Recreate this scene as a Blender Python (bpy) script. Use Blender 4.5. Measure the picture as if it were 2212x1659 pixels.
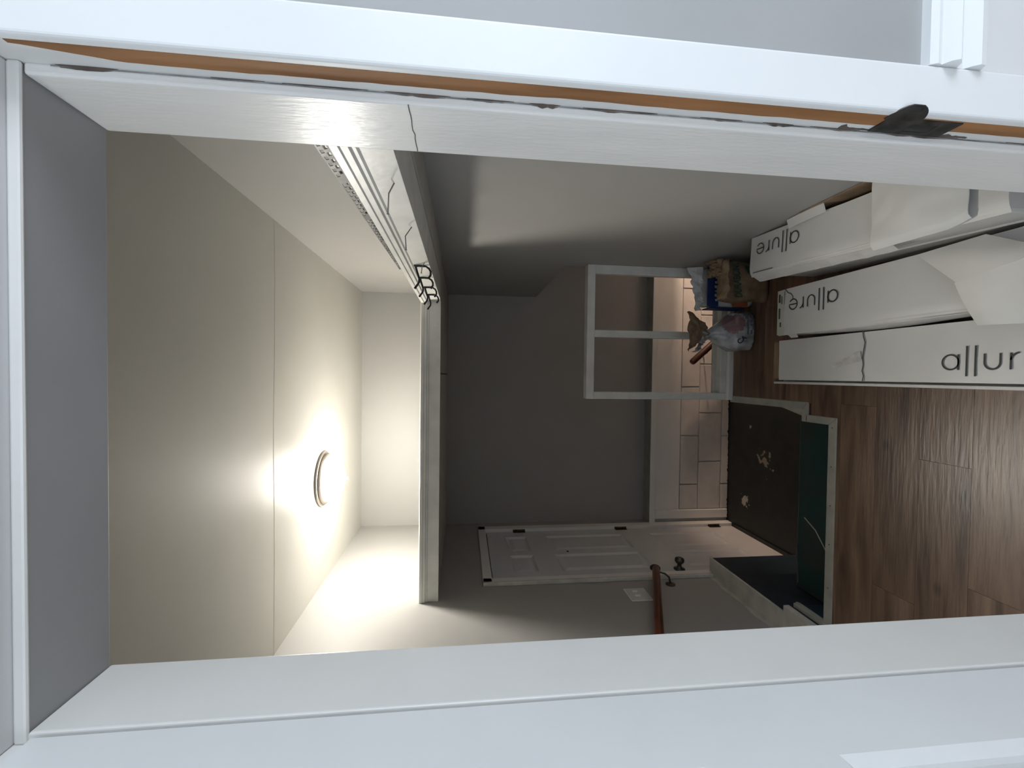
import bpy, bmesh, math, random
from mathutils import Vector, Matrix, noise
random.seed(7)
S = bpy.context.scene
C = S.collection
for o in list(bpy.data.objects): bpy.data.objects.remove(o)

# ------------------------------------------------------------------ camera
F_PX, W_PX = 937.6, 2212
H = 1.5
def cam_axes():
    px, py, roll = 850.1-829.5, -(1002.0-1106.0), 0.0122
    fw = Vector((px, py, F_PX)).normalized()
    up = Vector((math.sin(roll), math.cos(roll), 0)); up -= fw*up.dot(fw); up.normalize()
    X = up.cross(fw)
    if X[0] < 0: X = -X
    R = (X, fw, up)
    col = lambda i: Vector((R[0][i], R[1][i], R[2][i]))
    return col(0), col(1), col(2)
r_, w_, f_ = cam_axes()
cd = bpy.data.cameras.new('camera'); cam = bpy.data.objects.new('camera', cd); C.objects.link(cam)
cd.sensor_fit = 'HORIZONTAL'; cd.sensor_width = 36; cd.lens = 36*F_PX/W_PX; cd.clip_start = .01
M = Matrix((-w_, r_, -f_)).transposed().to_4x4(); M.translation = (0, 0, H)   # the phone was held sideways
cam.matrix_world = M
S.camera = cam

# ------------------------------------------------------------------ light and exposure
wd = bpy.data.worlds.new('world'); S.world = wd; wd.use_nodes = True
wd.node_tree.nodes['Background'].inputs[0].default_value = (.75, .85, 1, 1)
wd.node_tree.nodes['Background'].inputs[1].default_value = .4
def area(name, loc, rot, sx, sy, e, col):
    l = bpy.data.lights.new(name, 'AREA'); l.shape = 'RECTANGLE'; l.size = sx; l.size_y = sy; l.energy = e; l.color = col
    o = bpy.data.objects.new(name, l); C.objects.link(o); o.location = loc; o.rotation_euler = rot
    return o
DAY = 26.5
area('window_and_fill_light', (-1.35, -1.76, 1.4), (math.radians(90), 0, 0), 1.3, 1.4, DAY, (.82, .91, 1.0))
area('window_and_fill_light', (2.31, -.85, 1.4), (math.radians(90), 0, math.radians(90)), 1.3, 1.4, DAY*1.7, (.82, .91, 1.0))  # added fill from the right, brightens the open door leaf
LAMP = 116
BASEMENT = 52
S.view_settings.view_transform = 'Standard'; S.view_settings.look = 'None'
S.view_settings.exposure = 0.36; S.view_settings.gamma = 1; S.view_settings.use_curve_mapping = False

# ------------------------------------------------------------------ materials
MATS = {}
def lin(c): return tuple(((v/255)/12.92 if v/255 <= .04045 else ((v/255+.055)/1.055)**2.4) for v in c)
def nd(t, ty, **k):
    n = t.nodes.new(ty)
    for a, b in k.items(): setattr(n, a, b)
    return n
def mat(name, col, rough=.5, var=.04, vscale=6, bump=.0, bscale=60, metal=0, stretch=None, spec=.5, emit=None, estr=0, col2=None, rnd=0, spots=None, bdist=.002):
    """plain procedural surface: base colour, mottling towards col2, fine relief; spots = list of (point, radius, colour)"""
    m = bpy.data.materials.new(name); m.use_nodes = True; t = m.node_tree; b = t.nodes['Principled BSDF']; L = t.links
    MATS[name] = m
    b.inputs['Roughness'].default_value = rough; b.inputs['Metallic'].default_value = metal
    b.inputs['Specular IOR Level'].default_value = spec
    tc = nd(t, 'ShaderNodeTexCoord'); src = tc.outputs['Object']
    if stretch:
        mp = nd(t, 'ShaderNodeMapping'); mp.inputs['Scale'].default_value = stretch
        L.new(src, mp.inputs[0]); vec = mp.outputs[0]
    else: vec = src
    nz = nd(t, 'ShaderNodeTexNoise'); nz.inputs['Scale'].default_value = vscale; nz.inputs['Detail'].default_value = 6
    L.new(vec, nz.inputs['Vector'])
    mx = nd(t, 'ShaderNodeMix', data_type='RGBA')
    c2 = col2 or tuple(max(0, v*(1-var*3)) for v in col)
    mx.inputs[6].default_value = (*col, 1); mx.inputs[7].default_value = (*c2, 1)
    rp = nd(t, 'ShaderNodeMapRange'); rp.inputs[1].default_value = .35; rp.inputs[2].default_value = .7
    L.new(nz.outputs[0], rp.inputs[0]); L.new(rp.outputs[0], mx.inputs[0])
    out = mx.outputs[2]
    if rnd:
        oi = nd(t, 'ShaderNodeObjectInfo'); hs = nd(t, 'ShaderNodeHueSaturation')
        mr = nd(t, 'ShaderNodeMapRange'); mr.inputs[3].default_value = 1-rnd; mr.inputs[4].default_value = 1+rnd
        L.new(oi.outputs['Random'], mr.inputs[0]); L.new(mr.outputs[0], hs.inputs['Value']); L.new(out, hs.inputs['Color']); out = hs.outputs[0]
    if spots:
        n2 = nd(t, 'ShaderNodeTexNoise'); n2.inputs['Scale'].default_value = 28; n2.inputs['Detail'].default_value = 5
        L.new(src, n2.inputs['Vector'])
        for (p, r, c, thr) in spots:
            d = nd(t, 'ShaderNodeVectorMath', operation='DISTANCE'); d.inputs[1].default_value = p; L.new(src, d.inputs[0])
            q = nd(t, 'ShaderNodeMath', operation='DIVIDE'); q.inputs[1].default_value = r; L.new(d.outputs['Value'], q.inputs[0])
            a = nd(t, 'ShaderNodeMath', operation='SUBTRACT'); L.new(n2.outputs[0], a.inputs[0])
            q2 = nd(t, 'ShaderNodeMath', operation='MULTIPLY'); q2.inputs[1].default_value = .35; L.new(q.outputs[0], q2.inputs[0]); L.new(q2.outputs[0], a.inputs[1])
            st = nd(t, 'ShaderNodeMapRange'); st.inputs[1].default_value = thr; st.inputs[2].default_value = thr+.03
            L.new(a.outputs[0], st.inputs[0])
            m2 = nd(t, 'ShaderNodeMix', data_type='RGBA'); m2.inputs[7].default_value = (*c, 1)
            L.new(out, m2.inputs[6]); L.new(st.outputs[0], m2.inputs[0]); out = m2.outputs[2]
    L.new(out, b.inputs['Base Color'])
    if bump:
        n3 = nd(t, 'ShaderNodeTexNoise'); n3.inputs['Scale'].default_value = bscale; n3.inputs['Detail'].default_value = 4
        L.new(vec, n3.inputs['Vector'])
        bp = nd(t, 'ShaderNodeBump'); bp.inputs['Strength'].default_value = bump; bp.inputs['Distance'].default_value = bdist
        L.new(n3.outputs[0], bp.inputs['Height']); L.new(bp.outputs[0], b.inputs['Normal'])
    if emit:
        b.inputs['Emission Color'].default_value = (*emit, 1); b.inputs['Emission Strength'].default_value = estr
    return m

white = (.80, .80, .78)
mat('hall_wall', (.365, .358, .342), .55, .015, 3, .12, 90)
mat('hall_ceiling', (.49, .482, .45), .5, .02, 2.5, .15, 14)
mat('trim_gloss', (.80, .80, .785), .28, .02, 4, .35, 38, stretch=(6, 6, 1))
mat('trim_white', (.78, .78, .76), .35, .02, 5, .15, 60)
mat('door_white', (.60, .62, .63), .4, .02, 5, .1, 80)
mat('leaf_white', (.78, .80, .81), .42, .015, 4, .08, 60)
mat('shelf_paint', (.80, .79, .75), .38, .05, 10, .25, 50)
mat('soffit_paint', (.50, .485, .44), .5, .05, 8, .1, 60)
mat('near_wall', (.37, .375, .38), .6, .02, 5, .08, 90)
mat('near_white', (.70, .705, .715), .5, .01, 4, .05, 80)
mat('block_paint', (.68, .665, .645), .55, .05, 9, .5, 30, rnd=.03)
mat('mortar', (.60, .59, .57), .7, .05, 9, .4, 60)
mat('rail_paint', (.74, .735, .70), .45, .05, 12, .2, 70)
mat('ledge_paint', (.62, .60, .54), .5, .08, 14, .3, 50)
mat('edge_trim', (.42, .41, .36), .5, .08, 14, .15, 60)
mat('stair_black', (.012, .016, .0155), .5, .15, 12, .3, 40, col2=(.024, .024, .021),
    spots=[((-.92, 3.02, -.6), .06, (.5, .48, .42), .30), ((-.57, 2.82, -.6), .20, (.26, .23, .17), .46), ((-.36, 2.98, -.6), .02, (.3, .28, .24), .3)])
mat('stair_teal', (.016, .062, .060), .4, .3, 7, .3, 60, col2=(.040, .050, .045),
    spots=[((-.5, 1.86, -.19), .22, (.13, .16, .15), .56), ((-.88, 1.78, -.19), .18, (.12, .118, .112), .34), ((-.70, 1.93, -.19), .05, (.16, .17, .16), .52)])
mat('stair_blue', (.016, .034, .054), .45, .2, 8, .2, 60)
mat('varnish_wood', (.13, .037, .012), .3, .3, 6, .1, 40, stretch=(4, 1, 4), col2=(.06, .014, .005))
mat('dark_wood', (.05, .012, .006), .35, .3, 6, .1, 40, col2=(.03, .008, .004))
mat('raw_wood', (.36, .17, .065), .65, .3, 9, .2, 70, stretch=(3, 3, .35), col2=(.16, .065, .02))
mat('chip_dark', (.13, .10, .085), .8, .2, 30)
mat('crevice_grey', (.36, .36, .36), .7, .3, 25)
mat('crack_grey', (.12, .11, .10), .8, .1, 30)
mat('iron', (.07, .064, .058), .55, .25, 60, metal=.5)
mat('hook_black', (.006, .006, .006), .35, .1, 20)
mat('nail_steel', (.16, .15, .14), .45, .1, 40, metal=.7)
mat('zinc', (.30, .305, .31), .42, .1, 30, metal=.8)
mat('brass_old', (.10, .075, .035), .4, .2, 40, metal=.8)
mat('pewter', (.12, .115, .105), .28, .1, 30, metal=.9)
mat('nickel', (.50, .45, .41), .33, .04, 20, metal=.9)
mat('glass_lit', (.9, .9, .88), .4, .0, 3, emit=(1.0, .955, .865), estr=LAMP)
mat('bulb_lit', (.9, .8, .7), .4, .0, 3, emit=(1.0, .70, .52), estr=BASEMENT*22)
mat('carton_white', (.66, .655, .64), .5, .03, 4, .12, 12)
mat('carton_edge', (.70, .69, .67), .5, .04, 10, .1, 40)
mat('kraft', (.30, .21, .13), .75, .12, 14, .2, 60)
mat('ink', (.03, .035, .033), .6, .05, 30)
mat('label_paper', (.55, .55, .49), .6, .05, 20)
mat('label_dark', (.09, .09, .07), .6, .2, 60)
mat('tape', (.70, .69, .67), .12, .10, 30)
mat('foam_sheet', (.74, .74, .72), .6, .02, 6, .1, 8)
mat('bag_brown', (.23, .155, .09), .8, .15, 18, .6, 30, bdist=.004)
mat('bag_brown_light', (.27, .19, .115), .8, .15, 20, .5, 40, bdist=.004)
mat('bag_green', (.018, .05, .04), .7, .1, 30)
mat('bag_blue', (.006, .022, .11), .5, .1, 20, .3, 40)
mat('bag_white', (.52, .52, .52), .45, .12, 16, .4, 30, bdist=.004)
mat('bag_orange', (.35, .09, .03), .6, .1, 20)
mat('plastic_grey', (.56, .57, .59), .22, .25, 14, .8, 26, bdist=.005)
mat('plastic_print', (.16, .17, .20), .3, .1, 20, .5, 26)
mat('plastic_pink', (.30, .19, .20), .3, .15, 14, .6, 26)
mat('ink_navy', (.008, .016, .05), .4, .1, 30)
mat('plate_white', (.85, .85, .85), .4, .02, 5)
mat('plate_grey', (.66, .66, .66), .4, .02, 5)
mat('near_floor', (.2, .11, .06), .5, .2, 6)
mat('window_glass', (.9, .95, 1), .05, 0, 3)

def plank_mat():
    m = bpy.data.materials.new('vinyl_plank'); m.use_nodes = True; t = m.node_tree; b = t.nodes['Principled BSDF']; L = t.links
    MATS['vinyl_plank'] = m
    tc = nd(t, 'ShaderNodeTexCoord'); oi = nd(t, 'ShaderNodeObjectInfo')
    off = nd(t, 'ShaderNodeVectorMath', operation='ADD')
    sc = nd(t, 'ShaderNodeVectorMath', operation='SCALE'); sc.inputs['Scale'].default_value = 9
    cb = nd(t, 'ShaderNodeCombineXYZ'); L.new(oi.outputs['Random'], cb.inputs[0]); L.new(oi.outputs['Random'], cb.inputs[1])
    L.new(cb.outputs[0], sc.inputs[0]); L.new(sc.outputs[0], off.inputs[1]); L.new(tc.outputs['Object'], off.inputs[0])
    mp = nd(t, 'ShaderNodeMapping'); mp.inputs['Scale'].default_value = (1.2, 11, 1); L.new(off.outputs[0], mp.inputs[0])
    n1 = nd(t, 'ShaderNodeTexNoise'); n1.inputs['Scale'].default_value = 2.2; n1.inputs['Detail'].default_value = 8; n1.inputs['Distortion'].default_value = .6
    L.new(mp.outputs[0], n1.inputs['Vector'])
    cr = nd(t, 'ShaderNodeValToRGB'); e = cr.color_ramp.elements
    e[0].position = .28; e[0].color = (.072, .040, .025, 1); e[1].position = .75; e[1].color = (.235, .148, .098, 1)
    L.new(n1.outputs[0], cr.inputs[0])
    # knots
    vo = nd(t, 'ShaderNodeTexVoronoi'); vo.inputs['Scale'].default_value = 2.4
    mk = nd(t, 'ShaderNodeMapping'); mk.inputs['Scale'].default_value = (1.3, 2.2, 1); L.new(off.outputs[0], mk.inputs[0]); L.new(mk.outputs[0], vo.inputs['Vector'])
    kr = nd(t, 'ShaderNodeMapRange'); kr.inputs[1].default_value = .03; kr.inputs[2].default_value = .09; kr.inputs[3].default_value = .45; kr.inputs[4].default_value = 1
    L.new(vo.outputs['Distance'], kr.inputs[0])
    hs = nd(t, 'ShaderNodeHueSaturation'); mr = nd(t, 'ShaderNodeMapRange'); mr.inputs[3].default_value = .8; mr.inputs[4].default_value = 1.25
    L.new(oi.outputs['Random'], mr.inputs[0])
    mm = nd(t, 'ShaderNodeMath', operation='MULTIPLY'); L.new(mr.outputs[0], mm.inputs[0]); L.new(kr.outputs[0], mm.inputs[1])
    L.new(mm.outputs[0], hs.inputs['Value']); L.new(cr.outputs[0], hs.inputs['Color']); L.new(hs.outputs[0], b.inputs['Base Color'])
    b.inputs['Roughness'].default_value = .34
    n2 = nd(t, 'ShaderNodeTexNoise'); n2.inputs['Scale'].default_value = 9; n2.inputs['Detail'].default_value = 6; L.new(mp.outputs[0], n2.inputs['Vector'])
    bp = nd(t, 'ShaderNodeBump'); bp.inputs['Strength'].default_value = .35; bp.inputs['Distance'].default_value = .003
    L.new(n2.outputs[0], bp.inputs['Height']); L.new(bp.outputs[0], b.inputs['Normal'])
plank_mat()

# ------------------------------------------------------------------ mesh helpers
ORG = {}
class MB:
    def __init__(s): s.v = []; s.f = []
    def add(s, vs, fs):
        n = len(s.v); s.v += [tuple(p) for p in vs]; s.f += [tuple(i+n for i in f) for f in fs]; return s
    def box(s, x0, x1, y0, y1, z0, z1):
        return s.add([(x0,y0,z0),(x1,y0,z0),(x1,y1,z0),(x0,y1,z0),(x0,y0,z1),(x1,y0,z1),(x1,y1,z1),(x0,y1,z1)],
                     [(0,3,2,1),(4,5,6,7),(0,1,5,4),(1,2,6,5),(2,3,7,6),(3,0,4,7)])
    def prism(s, poly, axis, a, b):
        """polygon (list of 2D points) extruded along an axis; 2D order is the remaining axes in xyz order"""
        def p3(p, t): return {'x': (t, p[0], p[1]), 'y': (p[0], t, p[1]), 'z': (p[0], p[1], t)}[axis]
        n = len(poly)
        vs = [p3(p, a) for p in poly]+[p3(p, b) for p in poly]
        return s.add(vs, [tuple(range(n))[::-1], tuple(range(n, 2*n))]+[(i, (i+1) % n, n+(i+1) % n, n+i) for i in range(n)])
    def tube(s, pts, r, seg=8, caps=True):
        pts = [Vector(p) for p in pts]; rs = r if isinstance(r, (list, tuple)) else [r]*len(pts)
        n0 = len(s.v); prev = None
        for i, p in enumerate(pts):
            d = (pts[min(i+1, len(pts)-1)]-pts[max(i-1, 0)]).normalized()
            u = prev-d*prev.dot(d) if prev else d.orthogonal()
            if u.length < 1e-6: u = d.orthogonal()
            u.normalize(); prev = u; w = d.cross(u)
            for k in range(seg):
                a = 2*math.pi*k/seg; s.v.append(tuple(p+(u*math.cos(a)+w*math.sin(a))*rs[i]))
        for i in range(len(pts)-1):
            for k in range(seg):
                a = n0+i*seg+k; b = n0+i*seg+(k+1) % seg; s.f.append((a, b, b+seg, a+seg))
        if caps:
            s.f.append(tuple(n0+k for k in range(seg))[::-1]); e = n0+(len(pts)-1)*seg; s.f.append(tuple(e+k for k in range(seg)))
        return s
    def lathe(s, prof, c, axis='z', seg=40):
        n0 = len(s.v); c = Vector(c)
        for (r, h) in prof:
            for k in range(seg):
                a = 2*math.pi*k/seg; x, y = r*math.cos(a), r*math.sin(a)
                s.v.append(tuple(c+Vector({'z': (x, y, h), 'x': (h, x, y), 'y': (x, h, y)}[axis])))
        for i in range(len(prof)-1):
            for k in range(seg):
                a = n0+i*seg+k; b = n0+i*seg+(k+1) % seg; s.f.append((a, b, b+seg, a+seg))
        s.f.append(tuple(n0+k for k in range(seg))[::-1]); e = n0+(len(prof)-1)*seg; s.f.append(tuple(e+k for k in range(seg)))
        return s
    def ribbon(s, pts, w, up=(0, 0, 1), th=.0006):
        """flat raised stroke along a polyline lying in the plane with normal up"""
        up = Vector(up); pts = [Vector(p) for p in pts]; n0 = len(s.v)
        for i, p in enumerate(pts):
            d = (pts[min(i+1, len(pts)-1)]-pts[max(i-1, 0)]).normalized(); q = d.cross(up).normalized()*(w/2)
            s.v += [tuple(p-q), tuple(p+q), tuple(p+q+up*th), tuple(p-q+up*th)]
        for i in range(len(pts)-1):
            a = n0+4*i
            for k in range(4): s.f.append((a+k, a+(k+1) % 4, a+4+(k+1) % 4, a+4+k))
        s.f.append((n0, n0+1, n0+2, n0+3)); e = n0+4*(len(pts)-1); s.f.append((e+3, e+2, e+1, e))
        return s
    def sheet(s, fn, nu, nv, th=.0015):
        n0 = len(s.v); 
        for side in (0, 1):
            for i in range(nu+1):
                for j in range(nv+1):
                    p = Vector(fn(i/nu, j/nv)); s.v.append((p.x, p.y, p.z+(th if side else 0)))
        N = (nu+1)*(nv+1); idx = lambda sd, i, j: n0+sd*N+i*(nv+1)+j
        for i in range(nu):
            for j in range(nv):
                s.f.append((idx(1,i,j), idx(1,i+1,j), idx(1,i+1,j+1), idx(1,i,j+1)))
                s.f.append((idx(0,i,j+1), idx(0,i+1,j+1), idx(0,i+1,j), idx(0,i,j)))
        for i in range(nu):
            for j in (0, nv): s.f.append((idx(0,i,j), idx(0,i+1,j), idx(1,i+1,j), idx(1,i,j)))
        for j in range(nv):
            for i in (0, nu): s.f.append((idx(0,i,j), idx(0,i,j+1), idx(1,i,j+1), idx(1,i,j)))
        return s
    def build(s, name, m, parent=None, smooth=False, bevel=0, bseg=2, origin=None):
        o0 = Vector(ORG.get(parent.name, (0, 0, 0))) if parent else Vector((0, 0, 0))
        og = Vector(origin) if origin is not None else (o0 if parent else Vector((0, 0, 0)))
        me = bpy.data.meshes.new(name); me.from_pydata([tuple(Vector(v)-og) for v in s.v], [], s.f)
        bm = bmesh.new(); bm.from_mesh(me); bmesh.ops.recalc_face_normals(bm, faces=bm.faces)
        if bevel:
            es = [e for e in bm.edges if len(e.link_faces) == 2 and e.calc_face_angle(0) > .5]
            bmesh.ops.bevel(bm, geom=es, offset=bevel, segments=bseg, affect='EDGES', profile=.5, clamp_overlap=True)
        bm.to_mesh(me); bm.free()
        me.materials.append(MATS[m])
        if smooth:
            for p in me.polygons: p.use_smooth = True
            if smooth == 'auto':
                for e in me.edges: pass
                me.set_sharp_from_angle(angle=math.radians(35))
        o = bpy.data.objects.new(name, me); C.objects.link(o)
        o.location = og-o0 if parent else og
        if parent: o.parent = parent
        ORG[o.name] = tuple(og)
        return o
def tag(o, label=None, cat=None, group=None, kind=None):
    if label: o['label'] = label
    if cat: o['category'] = cat
    if group: o['group'] = group
    if kind: o['kind'] = kind
    return o
def thing(name, loc, label=None, cat=None, group=None, kind=None):
    o = bpy.data.objects.new(name, None); C.objects.link(o); o.location = loc; o.empty_display_size = .05
    ORG[o.name] = tuple(loc); return tag(o, label, cat, group, kind)
def struct(o, label, cat='wall'): return tag(o, label, cat, kind='structure')
def nz(x, y=0, z=0): return noise.noise(Vector((x, y, z)))
def text_mesh(name, body, size, m, parent, origin, xdir, updir, th=.0006, xs=1, bold=0):
    cu = bpy.data.curves.new(name, 'FONT'); cu.body = body; cu.size = size; cu.extrude = th; cu.offset = bold
    to = bpy.data.objects.new(name+'_tmp', cu); C.objects.link(to)
    me = bpy.data.meshes.new_from_object(to); bpy.data.objects.remove(to)
    xd = Vector(xdir).normalized(); ud = Vector(updir).normalized(); n = xd.cross(ud)
    o0 = Vector(ORG.get(parent.name, (0, 0, 0)))
    for v in me.vertices:
        p = Vector(origin)+xd*v.co.x*xs+ud*v.co.y+n*v.co.z; v.co = p-o0
    me.materials.clear(); me.materials.append(MATS[m])
    o = bpy.data.objects.new(name, me); C.objects.link(o); o.parent = parent; return o

# ------------------------------------------------------------------ dimensions of the place
XL, XR = -1.15, .606          # hall walls
Y0, Y1 = .67, 3.34            # door wall (hall side), far wall
ZC = 2.256                    # hall ceiling
ZL = -.60                     # landing
JL, JR = -.422, .334          # door stops
YN = .519                     # near room side of the door wall

# ------------------------------------------------------------------ setting: hall
b = MB().box(XL-.15, XR+.15, Y0-.02, Y1+.15, ZC, ZC+.1)
struct(b.build('ceiling', 'hall_ceiling'), 'cream painted hall ceiling with a faint joint line', 'ceiling')
seam = MB().ribbon([(x, 1.85+.01*nz(x*2), ZC-.0003) for x in [XL+.002+i*(XR-XL-.004)/20 for i in range(21)]], .03, (0, 0, -1), .0003)
seam.build('joint_seam', 'hall_ceiling', bpy.data.objects['ceiling'])

b = MB()
b.box(XL-.15, XL, Y0-.02, 2.345, -.75, ZC).box(XL-.15, XL, 2.345, 3.225, 1.365, ZC).box(XL-.15, XL, 3.225, Y1+.15, -.75, ZC)
struct(b.build('wall_left', 'hall_wall'), 'light grey hall wall holding the entry door', 'wall')
b = MB(); b.box(XR, XR+.12, Y0-.02, 2.36, -.04, ZC).box(XR, XR+.12, 2.36, Y1, .95, ZC)
struct(b.build('wall_right', 'hall_wall'), 'light grey hall wall above the flooring boxes', 'wall')
b = MB().box(XL-.15, 2.4, Y1, Y1+.15, .055, ZC)
wf = struct(b.build('wall_far', 'hall_wall'), 'grey far wall of the hall under and over the deep shelf', 'wall')

# lower far wall: painted concrete blocks under a ledge
b = MB().box(XL-.15, 2.4, 3.25, Y1+.15, -2.2, .03)
wl = struct(b.build('wall_far_lower', 'mortar'), 'white painted concrete block wall below the far ledge', 'wall')
def blocks():
    rows = [(-.350, -.197, -.077), (-.540, -.350, .104), (-.735, -.540, -.077), (-.93, -.735, .104)]
    for za, zb, x0 in rows:
        k = -4
        while x0+k*.385 < 1.9:
            xa, xb = x0+k*.385, x0+(k+1)*.385
            xa2, xb2 = max(xa, -1.045), xb
            if xb2 - xa2 > .03:
                jj = random.uniform(-.0015, .0015)
                bb = MB().box(xa2+.004, xb2-.004, 3.238+jj, 3.252, za+.004, zb-.004)
                bb.build('block', 'block_paint', wl, bevel=.004, bseg=2, origin=((xa2+xb2)/2, 3.245, (za+zb)/2))
            k += 1
blocks()
MB().box(-1.045, 1.9, 3.236, 3.252, -.195, .03).build('band_board', 'trim_white', wl, bevel=.003)
MB().box(XL, 2.3, 3.215, Y1, .030, .055).build('ledge_board', 'edge_trim', wl, bevel=.006)
MB().box(XL, 2.3, 3.209, 3.218, .012, .057).build('ledge_lip', 'trim_white', wl, bevel=.003)
MB().box(-1.112, -1.045, 3.226, 3.25, ZL, .028).build('corner_board', 'trim_white', wl, bevel=.004)
# ragged black paint along the foot of the block wall
def ragged(p0, p1, up, n, h, seed):
    p0, p1, up = Vector(p0), Vector(p1), Vector(up); m = MB(); vs = []
    nrm = (p1-p0).normalized().cross(up)
    for i in range(n+1):
        p = p0.lerp(p1, i/n); t = h*(.35+max(0, nz(i*.37, seed))*1.8+.4*max(0, nz(i*1.7, seed+5)))
        vs += [p, p+up*t, p+up*t+nrm*.001, p+nrm*.001]
    fs = []
    for i in range(n):
        a = 4*i
        for k in range(4): fs.append((a+k, a+(k+1) % 4, a+4+(k+1) % 4, a+4+k))
    fs += [(0, 1, 2, 3), (4*n+3, 4*n+2, 4*n+1, 4*n)]
    return m.add(vs, fs)
ragged((-1.11, 3.2255, ZL), (-.1, 3.2365, ZL), (0, 0, 1), 90, .013, 3).build('paint_edge', 'stair_black', wl)

# left foundation ledge beside the stair
b = MB().box(XL, -1.055, 1.79, 2.375, ZL, .045).box(XL, -1.03, 1.56, 1.79, ZL, .03)
wll = struct(b.build('wall_left_lower', 'stair_blue', bevel=.003), 'blue black painted foundation wall beside the stair', 'wall')
def wavy_ledge():
    m = MB(); m.box(XL, -1.053, 1.787, 2.378, .045, .058); m.box(XL, -1.022, 1.56, 1.79, .03, .058)
    return m
lt = struct(wavy_ledge().build('trim_1', 'ledge_paint', bevel=.003), 'cream painted ledge running along the foot of the left wall', 'trim')
vs = []; fs = []; n = 70
for i in range(n+1):
    y = 1.45+(2.385-1.45)*i/n; t = .026+.012*nz(y*9, 2)+.006*nz(y*31, 4)
    vs += [(XL, y, .05), (XL+.0015, y, .05), (XL+.0015, y, .06+t), (XL, y, .06+t)]
for i in range(n):
    for k in range(4): fs.append((4*i+k, 4*i+(k+1) % 4, 4*i+4+(k+1) % 4, 4*i+4+k))
MB().add(vs, fs).build('paint_edge', 'ledge_paint', lt)
MB().box(-1.03, -1.012, 1.60, 1.785, -.02, .012).box(-1.03, -1.008, 1.605, 1.785, -.012, .002).build('nosing_strip', 'edge_trim', lt, bevel=.002)

# ------------------------------------------------------------------ floor planks
b = MB()
b.box(XL, XR, Y0-.02, 1.60, -.06, -.004); b.box(-.165, XR, 1.6, 1.75, -.06, -.004); b.box(-.11, XR, 1.75, 2.34, -.06, -.004)
fl = struct(b.build('floor', 'dark_wood'), 'brown wood grain vinyl plank floor of the upper hall', 'floor')
def planks():
    rows = []; y = .672
    ys = [.672, .822, .972, 1.123, 1.274, 1.426, 1.577, 1.728, 1.879, 2.030, 2.181, 2.332]
    ends = [-.8, -.35, -.62, -.262, -.75, -.10, .25, .1, .35, .05, .4]
    for r in range(len(ys)-1):
        ya, yb = ys[r], ys[r+1]; xs = [XL+.002]
        x = ends[r]-1.83
        while x < XR:
            if XL+.05 < x < XR-.03: xs.append(x)
            x += .915
        xs.append(XR-.002)
        for i in range(len(xs)-1):
            xa, xb, yc, yd = xs[i], xs[i+1], ya, yb
            parts = []
            if yb <= 1.60: parts = [(xa, xb, ya, yb)]
            elif ya < 1.6:
                parts = [(xa, xb, ya, 1.597)]
                if xb > -.165: parts.append((max(xa, -.165), xb, 1.597, yb))
            else:
                lim = -.165 if yb <= 1.76 else -.108
                if xb > lim+.03: parts = [(max(xa, lim), xb, ya, yb)]
            m = MB(); ok = False
            for (p, q, s_, t) in parts:
                if q-p > .01: m.box(p+.0004, q-.0004, s_+.0004, t-.0004, -.004, 0); ok = True
            if ok: m.build('plank', 'vinyl_plank', fl, origin=(xa, ya, 0))
planks()
# trim on the edge of the floor round the stair opening
tr = thing('trim_2', (-.2, 1.6, 0), 'cream wooden edge strip round the stair opening with nail heads', 'trim', kind='structure')
def strip(poly, z0=-.02, z1=.004): return MB().prism(poly, 'z', z0, z1)
strip([(-1.03, 1.592), (-.158, 1.592), (-.190, 1.632), (-1.03, 1.632)]).build('edge_strip', 'edge_trim', tr, bevel=.003)
strip([(-.158, 1.592), (-.158, 1.752), (-.190, 1.752), (-.190, 1.632)]).build('edge_strip', 'edge_trim', tr, bevel=.003)
strip([(-.190, 1.742), (-.102, 1.742), (-.137, 1.776), (-.190, 1.776)]).build('edge_strip', 'edge_trim', tr, bevel=.003)
strip([(-.102, 1.742), (-.102, 2.30), (-.137, 2.30), (-.137, 1.776)]).build('edge_strip', 'edge_trim', tr, bevel=.003)
strip([(-.137, 1.776), (-.137, 1.90), (-.165, 1.776)], -.02, .001).build('corner_gusset', 'edge_trim', tr)
for x in (-.20, -.36, -.52, -.68, -.86):
    MB().lathe([(.0028, 0), (.0028, .0008)], (x, 1.612, .0038), seg=10).build('nail_head', 'crack_grey', tr)

# ------------------------------------------------------------------ stair
st = thing('stair', (-.6, 2.0, ZL), 'dark painted stair of two treads going down to the entry landing', 'stair', kind='structure')
MB().box(-1.055, -.19, 1.60, 2.015, -.225, -.19).build('tread', 'stair_teal', st, bevel=.006)
MB().box(-1.055, -.19, 1.60, 1.985, -.40, -.226).build('riser', 'stair_blue', st)
MB().box(-1.055, -.14, 1.60, 2.25, -.435, -.40).build('tread', 'stair_teal', st, bevel=.006)
MB().box(-1.055, -.14, 1.60, 2.22, ZL, -.436).build('riser', 'stair_blue', st)
MB().tube([(-1.03, 2.0, -.188), (-.84, 2.013, -.188)], .004, 6).build('edge_bead', 'crack_grey', st)
b = MB().box(XL, .35, 1.6, 3.24, ZL-.1, ZL)
struct(b.build('floor_landing', 'stair_black'), 'black painted landing with worn paint patches by the entry door', 'floor')
MB().ribbon([(-.69, 1.97, -.1895), (-.73, 1.90, -.1895), (-.80, 1.84, -.1895), (-.86, 1.77, -.1895), (-.93, 1.72, -.1895)], .006, (0, 0, 1), .0006).build('scratch', 'label_paper', st)
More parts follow.
